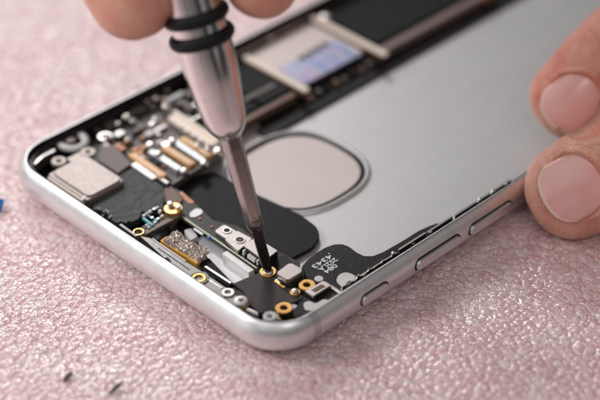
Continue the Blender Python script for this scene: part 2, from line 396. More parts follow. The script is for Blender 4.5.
# silver bracket with two holes
br = pprism('bracket', [(224, 239), (237, 230), (253, 238.5), (238, 251.5)], 0.40, 0.06, NICKEL, PH, r=0.05, bevel=0.01)
c = W(240, 240, 0.40); ring('bracket_eyelet', c, 0.36, 0.412, 0.095, 0.062, SILVER, br); disc('eyelet_hole', c, 0.395, 0.066, 0.009, mat('deep_brown', (0.06, 0.035, 0.01), 0.4, 0.4), br, 0.05)
c = W(227, 230.5, 0.39)
br2 = pprism('bracket_tab', [(214, 231), (224, 224), (237, 231), (226, 239)], 0.385, 0.05, NICKEL, br, r=0.06)
ring('bracket_eyelet', c, 0.35, 0.398, 0.085, 0.045, SILVER, br); disc('eyelet_hole', c, 0.381, 0.05, 0.009, RUBBER, br, 0.05)
# silver topped connector box
cb = pprism('connector_block', [(242.5, 246), (256, 238.5), (278, 252), (264.5, 262)], 0.47, 0.15, PLASTIC, PH, r=0.02)
pprism('block_lid', [(242.5, 245), (256, 237.2), (278, 250.5), (264.5, 260.7)], 0.492, 0.025, NICKEL, cb, r=0.03)
a, b_ = W(243.5, 249.5, 0.42), W(262, 262.5, 0.42)
for k, f_ in enumerate((0.10, 0.36, 0.44, 0.52, 0.60, 0.68, 0.86)):
    p = a.lerp(b_, f_); rect('connector_pin', p.x-0.05, p.x+0.012, p.y-0.012, p.y+0.012, 0.36, 0.43 if k not in (0, 6) else 0.45, WHITE, cb, r=0, bevel=0)
bar('copper_contact', (247, 253), (262, 264), 0.342, 0.03, 0.01, PCB, PH)
# ---- grey tape cover at near corner
tape = pprism('grey_cover_tape', [(263, 271), (233, 283.5), (243, 291), (249, 304), (259, 312), (272, 313.5), (279, 301), (292, 303), (303, 298), (297, 287), (285, 283), (276, 277)], 0.37, 0.05, TAPE, PH, r=0.03)
pprism('corner_boss', [(262, 313), (274, 304), (292, 303), (299, 306), (291, 315), (283, 319), (270, 318)], 0.34, 0.2, PALE, PH, r=0.06)
pprism('black_bracket', [(289, 313), (298, 305), (300, 295), (322, 284), (346, 291), (343, 298), (326, 308), (309, 314), (295, 318)], 0.35, 0.1, FLEX, PH, r=0.05)
pprism('pale_adhesive', [(303, 303), (309, 300.5), (316, 303.5), (324, 298.5), (332, 301.5), (327, 307), (316, 311), (305, 310)], 0.36, 0.014, PALE, PH, r=0.05)
# microphone block on black rubber
mb = pprism('sensor_base', [(273.5, 275), (290, 263.5), (305, 269), (306, 277), (291, 286), (281, 283)], 0.42, 0.12, RUBBER, PH, r=0.06, bevel=0.02)
pprism('sensor_cover', [(275.5, 273), (290, 262), (302.5, 268.5), (302, 272), (289.5, 279.5), (286, 279.5)], 0.50, 0.09, NICKEL, mb, r=0.07, bevel=0.012)
bar('spring_clip', (275, 280), (285, 287), 0.39, 0.06, 0.05, GOLD, PH); bar('spring_clip', (276, 278.5), (281, 282), 0.41, 0.05, 0.05, SILVER, PH)
pprism('black_bracket', [(262, 262), (285, 255), (292, 262), (282, 270), (272, 268)], 0.34, 0.08, FLEX, PH, r=0.04)
# ---- gold rings, washers, screws
def standoff(px, z1, ro, ri, m, hole=RUBBER, h=0.14):
    o = pring('washer', px, z1, ro, ri, h, m, PH); c = W(*px, z1)
    disc('washer_hole', (0, 0), z1-h*0.5, ri*1.05, 0.01, hole, o, 0.05); return o
standoff((307, 284.5), 0.42, 0.135, 0.055, GOLD)
standoff((284, 307.5), 0.45, 0.135, 0.055, GOLD)
standoff((270, 315.5), 0.50, 0.105, 0.045, PALE)
standoff((228, 292), 0.475, 0.105, 0.045, SILVER)
pring('washer_seat', (199, 277.5), 0.47, 0.16, 0.12, 0.1, RAILM, PH); standoff((199, 277.5), 0.478, 0.118, 0.06, GOLD)
standoff((138.5, 231.5), 0.42, 0.10, 0.06, GOLD, h=0.06)
standoff((105, 136), 0.42, 0.13, 0.07, SILVER)
pring('washer', (268, 271), 0.40, 0.135, 0.08, 0.1, GOLD, PH); screw((268, 270), 0.43, 0.085, PH, m=SHINY)
pring('washer', (295, 291.5), 0.40, 0.085, 0.055, 0.06, GOLD, PH); screw((295, 290), 0.44, 0.058, PH, m=SHINY, drive=False)
pring('washer', (241, 302.5), 0.41, 0.135, 0.09, 0.14, GOLD, PH); screw((241, 300), 0.455, 0.125, PH)
# loop near the corner
bar('spring_clip', (247, 308), (258, 313), 0.40, 0.035, 0.05, SILVER, PH)
# bracket with brown window
wb = pprism('side_bracket', [(304.5, 291), (323.5, 280.5), (331.5, 285), (313, 296.5)], 0.43, 0.05, SILVER, PH, r=0.02, bevel=0.008)
pprism('bracket_window', [(311, 290), (321.5, 284), (326, 286.3), (315.5, 292.3)], 0.434, 0.01, BROWN, wb, r=0.01)
bar('bracket_arm', (325, 282), (343, 293), 0.425, 0.035, 0.05, SILVER, wb)
bar('bracket_arm', (331, 287), (340, 293), 0.41, 0.03, 0.05, SILVER, wb)
# ---- flex cable with printed code
fx = pprism('flex_cable', [(302, 266), (308, 259.5), (316, 253), (325, 247.5), (334, 244.3), (342, 244), (349, 246.5), (356, 252), (364, 256), (373, 256), (383, 252), (404, 240), (418, 231), (429, 226), (437, 223), (444, 224), (400, 252), (352, 283), (343, 291), (325, 284), (312, 282), (303, 275)], 0.36, 0.05, FLEX, PH, r=0.03)
pprism('pale_patch', [(336, 281), (338, 275), (344, 272), (351, 273), (357, 277), (350, 283), (343, 288)], 0.37, 0.015, PALE, PH, r=0.06)
disc('solder_dot', W(319, 278.5, 0.37), 0.355, 0.07, 0.02, PALE, PH)
def text(s, px0, px1, size, parent):
    """reads from px0 towards px1, tops towards the near long side"""
    cu = bpy.data.curves.new('t', 'FONT'); cu.body = s; cu.size = 1; cu.offset = 0.022; cu.extrude = 0
    o = bpy.data.objects.new('t', cu); COL.objects.link(o)
    dg = bpy.context.evaluated_depsgraph_get(); me = bpy.data.meshes.new_from_object(o.evaluated_get(dg)); bpy.data.objects.remove(o)
    v = np.zeros(len(me.vertices)*3); me.vertices.foreach_get('co', v); v = v.reshape(-1, 3)
    v[:, 0] -= v[:, 0].min(); v[:, 0] /= v[:, 0].max(); v[:, 1] -= v[:, 1].min(); v[:, 1] /= v[:, 1].max()
    A, B = W(*px0, 0.3625), W(*px1, 0.3625); d = B-A; L_ = d.length; d.normalize(); n = Vector((-d.y, d.x, 0))
    if n.y > 0: pass
    out = np.array([list(A+d*(x*L_)+n*((y-0.5)*size)) for x, y, _ in v]); out[:, 2] = 0.3635
    me.vertices.foreach_set('co', out.ravel()); me.update()
    return link('printed_code', me, INK, parent)
text('084', (336.3, 265.0), (325.0, 272.4), 0.094, fx)
text('2S2LA', (336.5, 258.8), (319.0, 270.2), 0.094, fx)
text('4343', (331.2, 255.4), (312.9, 267.5), 0.094, fx)
disc('solder_dot', W(329, 253.2, 0.37), 0.359, 0.012, 0.006, INK, PH)
# ---- side rail along the near long side
rect('side_rail', 1.85, 2.95, 0.35, 0.375, 0.12, 0.46, SILVER, PH, r=0.005)
for x0, x1, z in ((3.0, 3.62, 0.455), (3.66, 4.25, 0.44), (4.30, 5.7, 0.425)):
    rect('side_rail', x0, x1, 0.35, 0.385, 0.12, z+0.03, SILVER, PH, r=0.005)
rect('rail_slot', 1.7, 12.2, 0.255, 0.345, 0.12, 0.40, RUBBER, PH, r=0.01)
rect('rail_slot', 5.75, 12.2, 0.347, 0.37, 0.12, 0.40, RUBBER, PH, r=0.01)
for k, (x, y, z, s_) in enumerate([(1.75, .34, .44, .05), (1.88, .37, .43, .04), (1.98, .33, .42, .03), (2.08, .36, .44, .03), (2.2, .33, .43, .04), (2.33, .36, .42, .03), (2.45, .33, .44, .04), (2.62, .35, .43, .03), (2.8, .32, .46, .02), (3.30, .33, .40, .03), (3.7, .33, .41, .03), (1.82, .30, .46, .03), (2.14, .30, .45, .025)]):
    rect('rail_clip', x-s_, x+s_, y-0.014, y+0.014, z-0.12, z+0.06, SHINY if k % 2 else SILVER, PH, r=0.008)
for x, y, z, q in ((2.83, .33, .54, .035), (4.85, .31, .53, .038), (5.17, .30, .54, .046), (5.5, .30, .51, .022)):
    disc('rail_rivet', (x, y), z-0.06, q, 0.07, SHINY, PH, 0.8)
# ---- rails along the short edge
pprism('edge_ledge', [(140, 236), (150, 238), (170, 251), (188, 263), (206, 274), (228, 289), (240, 299), (234, 305), (200, 284), (170, 263)], 0.45, 0.25, RAILM, PH, r=0.03)
bar('edge_rail', (152, 238), (186, 261), 0.462, 0.022, 0.05, NICKEL, PH)
bar('edge_rail', (158, 248), (190, 270), 0.4525, 0.014, 0.02, RUBBER, PH, bevel=0)
bar('edge_rail', (208, 279), (222, 288), 0.465, 0.03, 0.05, SHINY, PH)
bar('edge_rail', (205, 266), (231, 283), 0.40, 0.05, 0.06, SILVER, PH)
bar('edge_rail', (216, 277), (229, 286), 0.41, 0.02, 0.06, RUBBER, PH)
bar('edge_rail', (120, 224), (137, 236), 0.44, 0.05, 0.1, RAILM, PH)
bar('edge_rail', (246, 309), (258, 315), 0.42, 0.05, 0.2, RAILM, PH)
pprism('ledge_notch', [(163, 258), (168, 257), (172, 262), (167, 262)], 0.4515, 0.01, RUBBER, PH, r=0.02)
pprism('black_sheet', [(199, 262), (209, 258), (234, 284), (226, 289), (205, 275)], 0.30, 0.06, BLACKF, PH, r=0.02)
# ---- glittering speaker mesh with an orange gasket
sg = pprism('speaker_gasket', [(160, 240.5), (166, 236), (203, 257), (197, 264)], 0.36, 0.12, ORANGE, PH, r=0.02)
A, B, C_ = W(163, 239.5, 0.41), W(199, 260, 0.41), W(174, 230, 0.41)
bm = bmesh.new(); nu, nv = 46, 22; g = []
for i in range(nu):
    row = []
    for j in range(nv):
        p = A+(B-A)*(i/(nu-1))+(C_-A)*(j/(nv-1)*(1+0.12*math.sin(i*0.21)))
        e = min(i, nu-1-i, j, nv-1-j); jig = 0.013
        row.append(bm.verts.new((p.x+random.uniform(-jig, jig), p.y+random.uniform(-jig, jig), 0.36 if e == 0 else 0.40+random.uniform(-0.022, 0.024)+0.02*math.sin(i*.3))))
    g.append(row)
for i in range(nu-1):
    for j in range(nv-1): bm.faces.new((g[i][j], g[i+1][j], g[i+1][j+1], g[i][j+1]))
link('speaker_mesh', mesh_of(bm, 'speaker_mesh'), mat('mesh_grain', (0.60, 0.52, 0.47), 0.55, 0.3, var=0.45, vscale=40), sg)
bar('white_pad', (194, 228), (203, 234), 0.335, 0.035, 0.03, WHITE, PH); disc('solder_dot', W(209, 237, 0.33), 0.31, 0.035, 0.03, BLUE, PH)
pprism('pale_tray', [(184, 230), (191, 228), (198, 236), (190, 241)], 0.25, 0.1, PALE, PH, r=0.03)
pprism('pale_tray', [(168, 220), (174, 217), (178, 222), (171, 226)], 0.25, 0.1, SILVER, PH, r=0.03)
# ---- camera module
cm = rect('camera_module', 0.36, 1.17, 4.80, 5.85, 0.12, 0.49, BEIGE, PH, r=0.08, bevel=0.02)
rect('module_cover', 0.43, 1.15, 4.83, 5.82, 0.47, 0.52, BEIGE, cm, r=0.12, bevel=0.015)
rect('module_edge', 0.33, 0.365, 4.95, 5.80, 0.30, 0.47, CREAM, cm, r=0.01)
for px in ((88, 152), (59, 161)):
    c = W(*px, 0.46); ring('mounting_tab', c, 0.40, 0.47, 0.13, 0.045, BEIGE, cm)
rect('module_foot', 0.9, 1.2, 5.85, 6.02, 0.40, 0.455, BEIGE, cm, r=0.03)
rect('module_base', 1.20, 1.26, 4.86, 5.2, 0.30, 0.36, COPPER, cm, r=0.01)
bar('white_clip', (81, 200), (87, 194.5), 0.50, 0.04, 0.12, WHITE, PH)
pprism('taupe_shield', [(98, 160), (101, 146), (114, 145), (132, 163), (118, 173)], 0.43, 0.12, TAUPE, PH, r=0.03)
# wrinkled black tape
base = [(117, 177), (126, 171), (137, 166), (150, 176), (163, 187), (165, 198), (163, 208), (152, 210), (143, 212), (140, 218), (131, 221), (122, 223), (113, 221), (104, 213), (92, 205), (98, 198), (105, 191)]
jit = []
for i in range(len(base)):
    a, b_ = Vector(base[i]), Vector(base[(i+1) % len(base)])
    for k in range(4):
        j = 1.3 if 8 <= i <= 14 else 0.3
        jit.append(tuple(a.lerp(b_, k/4)+Vector((random.uniform(-j, j), random.uniform(-j, j)))))
pprism('black_tape', jit, 0.40, 0.12, mat('wrinkled_tape', (0.030, 0.031, 0.033), 0, 0.5, var=0.3, dust=0.3, bump=0.03, bscale=7), PH, r=0, bevel=0.008)
pprism('black_tape', [(136, 166), (150, 157), (172, 180), (166, 188)], 0.37, 0.1, BLACKF, PH, r=0.03)
for k in range(12):
    px = (random.uniform(93, 112), random.uniform(206, 219)); 
    q = bar('tape_fibre', px, (px[0]+random.uniform(-4, 4), px[1]+random.uniform(-3, 3)), 0.425+k*0.0007, 0.012, 0.02, PALE if k % 3 == 0 else TAUPE, PH, bevel=0)
# ---- dark bar, teal parts, gold post
bar('board_bar', (133, 239), (183, 212), 0.385, 0.10, 0.06, mat('brown_bar', (0.13, 0.09, 0.075), 0.3, 0.4), PH)
bar('board_bar', (134, 235), (170, 214), 0.375, 0.16, 0.06, PCB, PH)
bar('teal_component', (143, 217.5), (153, 225), 0.41, 0.05, 0.04, TEAL, PH); bar('teal_component', (148, 215), (158, 221), 0.405, 0.025, 0.03, TEAL, PH)
for k, px in enumerate([(144, 215), (147, 213), (150, 211), (154, 209), (157, 207.5), (149, 227), (155, 222), (158, 219), (162, 216), (147, 225), (160, 211), (152, 218)]):
    c = W(*px, 0.40); s = 0.026; rect('capacitor', c.x-s, c.x+s, c.y-s*0.7, c.y+s*0.7, 0.36, 0.405+0.001*k, [CREAM, PALE, WHITE, SILVER][k % 4], PH, r=0.004, bevel=0.003)
gp = pring('gold_post', (173, 208), 0.44, 0.155, 0.05, 0.18, GOLD, PH)
disc('post_top', (0, 0), 0.41, 0.06, 0.03, COPPER, gp)
screw((170, 202.5), 0.50, 0.055, PH, m=SHINY, drive=False); screw((178, 206), 0.49, 0.05, PH, m=SHINY, drive=False)
pprism('copper_shield', [(163, 202), (164, 188), (171, 186), (183, 198), (180, 204)], 0.37, 0.06, mat('mottled_copper', (0.13, 0.085, 0.07), 0.5, 0.45, var=0.7, vscale=16), PH, r=0.03)
# ---- connector group near the far corner
pl = pprism('connector_plate', [(122, 152), (170, 108), (222, 140), (222, 152), (172, 187)], 0.33, 0.1, TAUPE, PH, r=0.05)
bar('metal_bar', (137, 161), (168, 183), 0.42, 0.07, 0.08, NICKEL, PH)
bar('metal_bar', (171, 184), (222, 153), 0.38, 0.06, 0.1, TAUPE, PH)
for p1, p2 in (((131, 153), (164, 176)), ((164, 146), (193, 164)), ((181, 137), (211, 155))):
    cn = bar('connector', p1, p2, 0.44, 0.15, 0.1, AMBER, PH, r=0.03, bevel=0.015)
    a, b_ = W(*p1, 0.46), W(*p2, 0.46)
    bar('connector_rib', (p1[0]+4, p1[1]+1.5), (p2[0]-3, p2[1]-1), 0.455, 0.03, 0.02, CREAM, cn)
for p1, p2 in (((150, 150), (180, 169)), ((173, 140), (203, 160)), ((133, 163), (155, 178))):
    bar('connector_shell', p1, p2, 0.42, 0.13, 0.1, mat('shell_grey', (0.42, 0.42, 0.43), 0.7, 0.35), PH, r=0.03, bevel=0.01)
cc = bar('cream_connector', (173, 114), (217, 143), 0.46, 0.26, 0.12, CREAM, PH, r=0.04, bevel=0.02)
bar('connector_rib', (174, 110), (218, 140), 0.50, 0.06, 0.05, CREAM, cc); 
for k in range(6):
    p = W(180+k*7, 126+k*4.6, 0.47); rect('connector_pin', p.x-0.03, p.x+0.03, p.y-0.03, p.y+0.03, 0.42, 0.468, NICKEL, cc, r=0.01)
# shiny screws and solder balls in the blurred part
first = None
for px, z, r in [((146, 98), .45, .075), ((156, 96), .46, .07), ((126, 114.5), .44, .085), ((133, 119), .42, .07), ((167, 104), .50, .10), ((164, 87), .45, .11),
                 ((157, 117), .47, .10), ((152, 123), .45, .07), ((107, 135), .46, .07), ((129, 137), .46, .075), ((150, 143), .46, .085), ((158, 152), .47, .07),
                 ((172, 139), .48, .075), ((204, 161), .48, .075), ((184, 169), .48, .075), ((218, 149), .48, .10), ((270, 34), .48, .09), ((286, 25), .46, .10), ((298, 17), .46, .08),
                 ((326, 15), .50, .12), ((199, 143), .5, .08), ((209, 146), .5, .08), ((142, 93), .42, .05), ((118, 122), .42, .05)]:
    o = disc('screw', W(*px, z), z-0.09, r, 0.09, SHINY, PH, 0.7)
    if int(px[0]) % 2: link('screw_recess', disc_me('screw_recess', r*0.42, 0.006, 0.1), BSTEEL, o).location = (0, 0, 0.087)
for px in ((118, 145), (122, 148), (135, 149), (140, 152), (143, 147), (127, 141)):
    c = W(*px, 0.40); rect('copper_contact', c.x-0.06, c.x+0.06, c.y-0.05, c.y+0.05, 0.30, 0.40, COPPER, PH, r=0.02)
# corner washer and pale strip
c = W(70, 138, 0.46)
wsh = loop_tube('corner_washer', blob(c.x, c.y, 0.22, 0.30, p=2.2), [(-0.06, 0.38), (-0.06, 0.46), (0.0, 0.48), (0.06, 0.46), (0.06, 0.38)], PALE, PH)
disc('screw', c, 0.40, 0.10, 0.08, SHINY, PH, 0.7)
pprism('pale_bracket', [(31, 156), (36, 149), (50, 147), (56, 150), (44, 156), (34, 165)], 0.46, 0.2, SILVER, PH, r=0.04)
pprism('pale_bracket', [(100, 117), (112, 108), (118, 112), (112, 122), (104, 125)], 0.42, 0.2, TAUPE, PH, r=0.04)
bar('metal_bar', (130, 113), (143, 103), 0.42, 0.10, 0.1, TAUPE, PH, r=0.04); bar('metal_bar', (158, 93), (176, 82), 0.42, 0.10, 0.1, TAUPE, PH, r=0.04)
bar('metal_bar', (133, 131), (155, 120), 0.40, 0.10, 0.1, TAUPE, PH, r=0.04)
# small parts scattered over the visible boards
rnd = random.Random(11); n = 0; taken = []
while n < 70:
    px = (rnd.uniform(92, 236), rnd.uniform(78, 168)); c = W(*px, 0.34)
    if not (1.4 < c.x < 4.5 and 4.6 < c.y < 6.38): continue
    sx_, sy_ = rnd.choice([(0.03, 0.05), (0.05, 0.03), (0.07, 0.06), (0.025, 0.03), (0.10, 0.03), (0.03, 0.10)]); zt = 0.34+rnd.random()*0.06+n*0.0001
    rect('capacitor', c.x-sx_, c.x+sx_, c.y-sy_, c.y+sy_, 0.25, zt, rnd.choice([SILVER, TAUPE, PLASTIC, BROWN, CREAM, NICKEL, COPPER, SHINY, RAILM, BEIGE]), PH, r=0.006, bevel=0.004); n += 1
for k, (px, lx, ly, z, m_) in enumerate([((112, 124), .28, .10, .37, RAILM), ((121, 105), .10, .30, .36, TAUPE), ((138, 110), .32, .08, .38, NICKEL), ((150, 104), .09, .26, .37, RAILM), ((142, 126), .10, .34, .37, TAUPE), ((160, 128), .28, .10, .39, NICKEL),
        ((176, 96), .36, .12, .40, RAILM), ((186, 104), .12, .40, .41, TAUPE), ((176, 124), .10, .26, .39, BEIGE), ((150, 133), .22, .16, .38, RAILM), ((196, 118), .4, .05, .43, SILVER), ((120, 134), .2, .12, .37, NICKEL), ((192, 92), .3, .2, .38, TAUPE), ((206, 108), .25, .18, .38, RAILM), ((96, 128), .12, .2, .38, TAUPE)]):
    c = W(*px, z); fp = rect('shield_frame', c.x-lx/2, c.x+lx/2, c.y-ly/2, c.y+ly/2, 0.2, z+k*0.0011, m_, PH, r=0.03, bevel=0.012)
rect('grey_board', 1.35, 4.4, 4.95, 6.38, 0.12, 0.285, PCB, PH, r=0.05)
# ---- shields on the far board
rect('shield_can', 4.45, 5.16, 4.98, 6.15, 0.28, 0.385, DARKCAN, PH, r=0.05, bevel=0.015)
rect('shield_can', 3.75, 4.38, 4.98, 5.9, 0.28, 0.375, DARKCAN, PH, r=0.05, bevel=0.015)
bar('shield_ridge', (243, 100), (275, 84), 0.40, 0.10, 0.03, TAUPE, PH)
rect('board_trim', 2.9, 5.1, 4.80, 4.92, 0.2, 0.36, BROWN, PH, r=0.02)
rect('board_trim', 7.2, 10.4, 4.70, 4.86, 0.2, 0.36, mat('brown_trim', (0.27, 0.21, 0.195), 0.4, 0.4), PH, r=0.02)
rect('board_trim', 5.3, 6.9, 4.80, 4.92, 0.2, 0.30, RUBBER, PH, r=0.02)
chip = rect('card_holder', 5.33, 7.0, 4.98, 6.36, 0.28, 0.37, mat('holder_beige', (0.60, 0.52, 0.49), 0.4, 0.45), PH, r=0.05, bevel=0.01)
def irid():
    m = bpy.data.materials.new('painted_iridescence'); m.use_nodes = True; N = m.node_tree.nodes; L = m.node_tree.links; b = N['Principled BSDF']
    tc = N.new('ShaderNodeTexCoord'); mp = N.new('ShaderNodeMapping'); mp.inputs['Rotation'].default_value = (0, 0, -0.6); mp.inputs['Scale'].default_value = (6, 1.2, 1)
    n = N.new('ShaderNodeTexNoise'); n.inputs['Scale'].default_value = 1.2; n.inputs['Detail'].default_value = 3
    cr = N.new('ShaderNodeValToRGB'); e = cr.color_ramp.elements; e[0].position = 0.3; e[0].color = (0.30, 0.18, 0.42, 1); e[1].position = 0.7; e[1].color = (0.12, 0.26, 0.50, 1)
    k = e.new(0.5); k.color = (0.42, 0.40, 0.50, 1)
    L.new(tc.outputs['Object'], mp.inputs[0]); L.new(mp.outputs[0], n.inputs['Vector']); L.new(n.outputs['Fac'], cr.inputs[0]); L.new(cr.outputs[0], b.inputs['Base Color'])
    b.inputs['Metallic'].default_value = 0.6; b.inputs['Roughness'].default_value = 0.4; return m
rect('painted_reflection', 5.42, 6.88, 4.90, 5.62, 0.36, 0.385, irid(), chip, r=0.03)  # lavender-blue reflection on the holder, painted as a coloured plate
for k in range(4):
    p = W(325-k*7.5, 44+k*4.4, 0.40); rect('holder_slot', p.x-0.07, p.x+0.06, p.y-0.07, p.y+0.07, 0.36, 0.396, RUBBER, chip, r=0.02)
for x, y0, y1 in ((5.26, 4.66, 6.30), (7.12, 4.50, 6.42)):
    rect('cream_bar', x-0.065, x+0.065, y0, y1, 0.39, 0.45, CREAM, PH, r=0.06, bevel=0.02); rect('bar_foot', x-0.04, x+0.04, y0+0.1, y1-0.1, 0.25, 0.389, BROWN, PH)
rect('shield_can', 7.32, 9.9, 4.92, 6.33, 0.28, 0.40, DARKCAN, PH, r=0.08, bevel=0.02)
rect('shield_can', 10.0, 12.0, 4.95, 6.3, 0.28, 0.40, DARKCAN, PH, r=0.08, bevel=0.02)
for x, y in ((10.15, 4.72), (10.35, 4.85)): disc('copper_contact', (x, y), 0.25, 0.13, 0.14, COPPER, PH, 0.5)
for k in range(9):
    x = 5.3+k*0.22; rect('edge_contact', x, x+0.10, 4.64+0.02*(k % 3), 4.78, 0.12, 0.25+0.02*(k % 2), [BROWN, TAUPE, PLASTIC][k % 3], PH, r=0.01)
# inner guide rail of the far side
rect('guide_rail', 4.6, 12, 6.44, 6.452, 0.12, 0.47, SILVER, PH, r=0.004, bevel=0.002)

# ------------------------------------------------------------------ screwdriver
def catmull(ps, n):
    ps = [ps[0]*2-ps[1]]+ps+[ps[-1]*2-ps[-2]]; out = []
    for i in range(1, len(ps)-2):
        p0, p1, p2, p3 = ps[i-1:i+3]
        for k in range(n):
            t = k/n; out.append(0.5*((2*p1)+(p2-p0)*t+(2*p0-5*p1+4*p2-p3)*t*t+(3*p1-p0-3*p2+p3)*t**3))
    out.append(ps[-2]); return out
TIP = W(268, 270, 0.415); TOPP = W(203, 40, 4.0); AX = (TOPP-TIP).normalized()
S = empty('screwdriver', TIP); S.rotation_mode = 'QUATERNION'; S.rotation_quaternion = AX.to_track_quat('Z', 'Y')
tag(S, 'slim silver precision screwdriver with black rubber rings, its dark tip set on a screw', 'screwdriver')
def T(px_y):
    """distance up the axis whose image lies at that row"""
    lo, hi = -1, 12
    for _ in range(50):
        m_ = (lo+hi)/2; p = TIP+AX*m_-CAM; yy = 200-F*p.dot(UP)/p.dot(FW)
        if yy > px_y: lo = m_
        else: hi = m_
    return lo
def smooth_lathe(name, prof, m, seg=48, seed=0):
    o = link(name, lathe_me(name, prof, seg), m, S, smooth=True); md = o.modifiers.new('e', 'EDGE_SPLIT'); md.split_angle = 0.6; return o
t1, t2, t3, t4 = T(228), T(200), T(137), T(66)
print('screwdriver stations', t1, t2, t3, t4, T(0))
# tip (cross/flat point) and slim shank
bm = bmesh.new()
o = smooth_lathe('tip', [(0, 0), (0.055, 0.0), (0.075, 0.05), (0.082, 0.14), (0.085, t1*0.8), (0.09, t1), (0, t1)], BSTEEL, 24)
o = smooth_lathe('bit_collar', [(0, t1-0.03), (0.10, t1-0.03), (0.125, t1+0.02), (0.135, t1+0.09), (0.135, t1+0.18), (0, t1+0.18)], DSTEEL, 24)
def flat_shank(z0, z1, r0_, r1_, n=6, phase=0.2):
    bm = bmesh.new(); A = []; B = []
    for k in range(n):
        a = phase+2*math.pi*k/n; A.append(bm.verts.new((r0_*math.cos(a), r0_*math.sin(a), z0))); B.append(bm.verts.new((r1_*math.cos(a), r1_*math.sin(a), z1)))
    for k in range(n): bm.faces.new((A[k], A[(k+1) % n], B[(k+1) % n], B[k]))
    bm.faces.new(B); bm.faces.new(A[::-1]); return bm
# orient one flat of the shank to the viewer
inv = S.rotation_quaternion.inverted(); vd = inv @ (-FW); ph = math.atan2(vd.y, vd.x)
PINKREF = mat('pink_reflection', (0.92, 0.72, 0.69), 1, 0.18, var=0.12)  # pink tint carries the reflection seen on the shank's flat
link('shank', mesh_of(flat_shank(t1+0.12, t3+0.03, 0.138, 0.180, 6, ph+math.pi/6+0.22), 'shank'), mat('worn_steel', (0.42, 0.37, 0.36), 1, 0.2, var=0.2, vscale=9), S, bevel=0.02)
me_ = mesh_of(flat_shank(t1+0.22, t3-0.05, 0.075, 0.095, 4, ph+0.22+math.pi/4), 'shank_reflection'); il = link('shank_reflection', me_, PINKREF, S, bevel=0.0)  # strip added on the flat to paint its pink reflection
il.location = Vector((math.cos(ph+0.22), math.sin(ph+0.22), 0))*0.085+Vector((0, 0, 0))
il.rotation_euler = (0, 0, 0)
# cone + barrel
def bar_profile():
    rb = 0.415
    pr = [(0, t3-0.02), (0.13, t3-0.02), (0.15, t3), (0.18, t3+0.02), (0.20, t3+0.05)]
    ctl = [(0.20, t3+0.05), (0.26, t3+0.13), (0.315, T(119)), (0.362, T(98)), (0.40, T(76)), (rb, T(56))]
    pts_ = catmull([Vector((a_, b2, 0)) for a_, b2 in ctl], 5); pr += [(p.x, p.y) for p in pts_[1:]]
    z = t4; 
    for zc in RZ:
        pr += [(rb, zc-0.085), (rb-0.05, zc-0.075), (rb-0.05, zc+0.075), (rb, zc+0.085)]
    pr += [(rb, 10.6), (rb-0.06, 10.8), (0, 10.85)]
    return pr
t5, t6 = T(36), T(14.5)
RZ = [t5, t6, t6+1.2, t6+1.2+t6-t5, t6+3.2, t6+3.75, t6+4.3]
smooth_lathe('handle', bar_profile(), STEEL, 64)
for zc in RZ:
    pr = [(0.395+0.105*math.cos(a), zc+0.112*math.sin(a)) for a in [2*math.pi*k/14 for k in range(14)]]
    o = link('rubber_ring', lathe_me('rubber_ring', pr, 48, True), RUBBER, S, smooth=True)
smooth_lathe('swivel_cap', [(0, 10.8), (0.4, 10.82), (0.45, 10.9), (0.45, 11.3), (0.4, 11.36), (0, 11.38)], STEEL, 48)

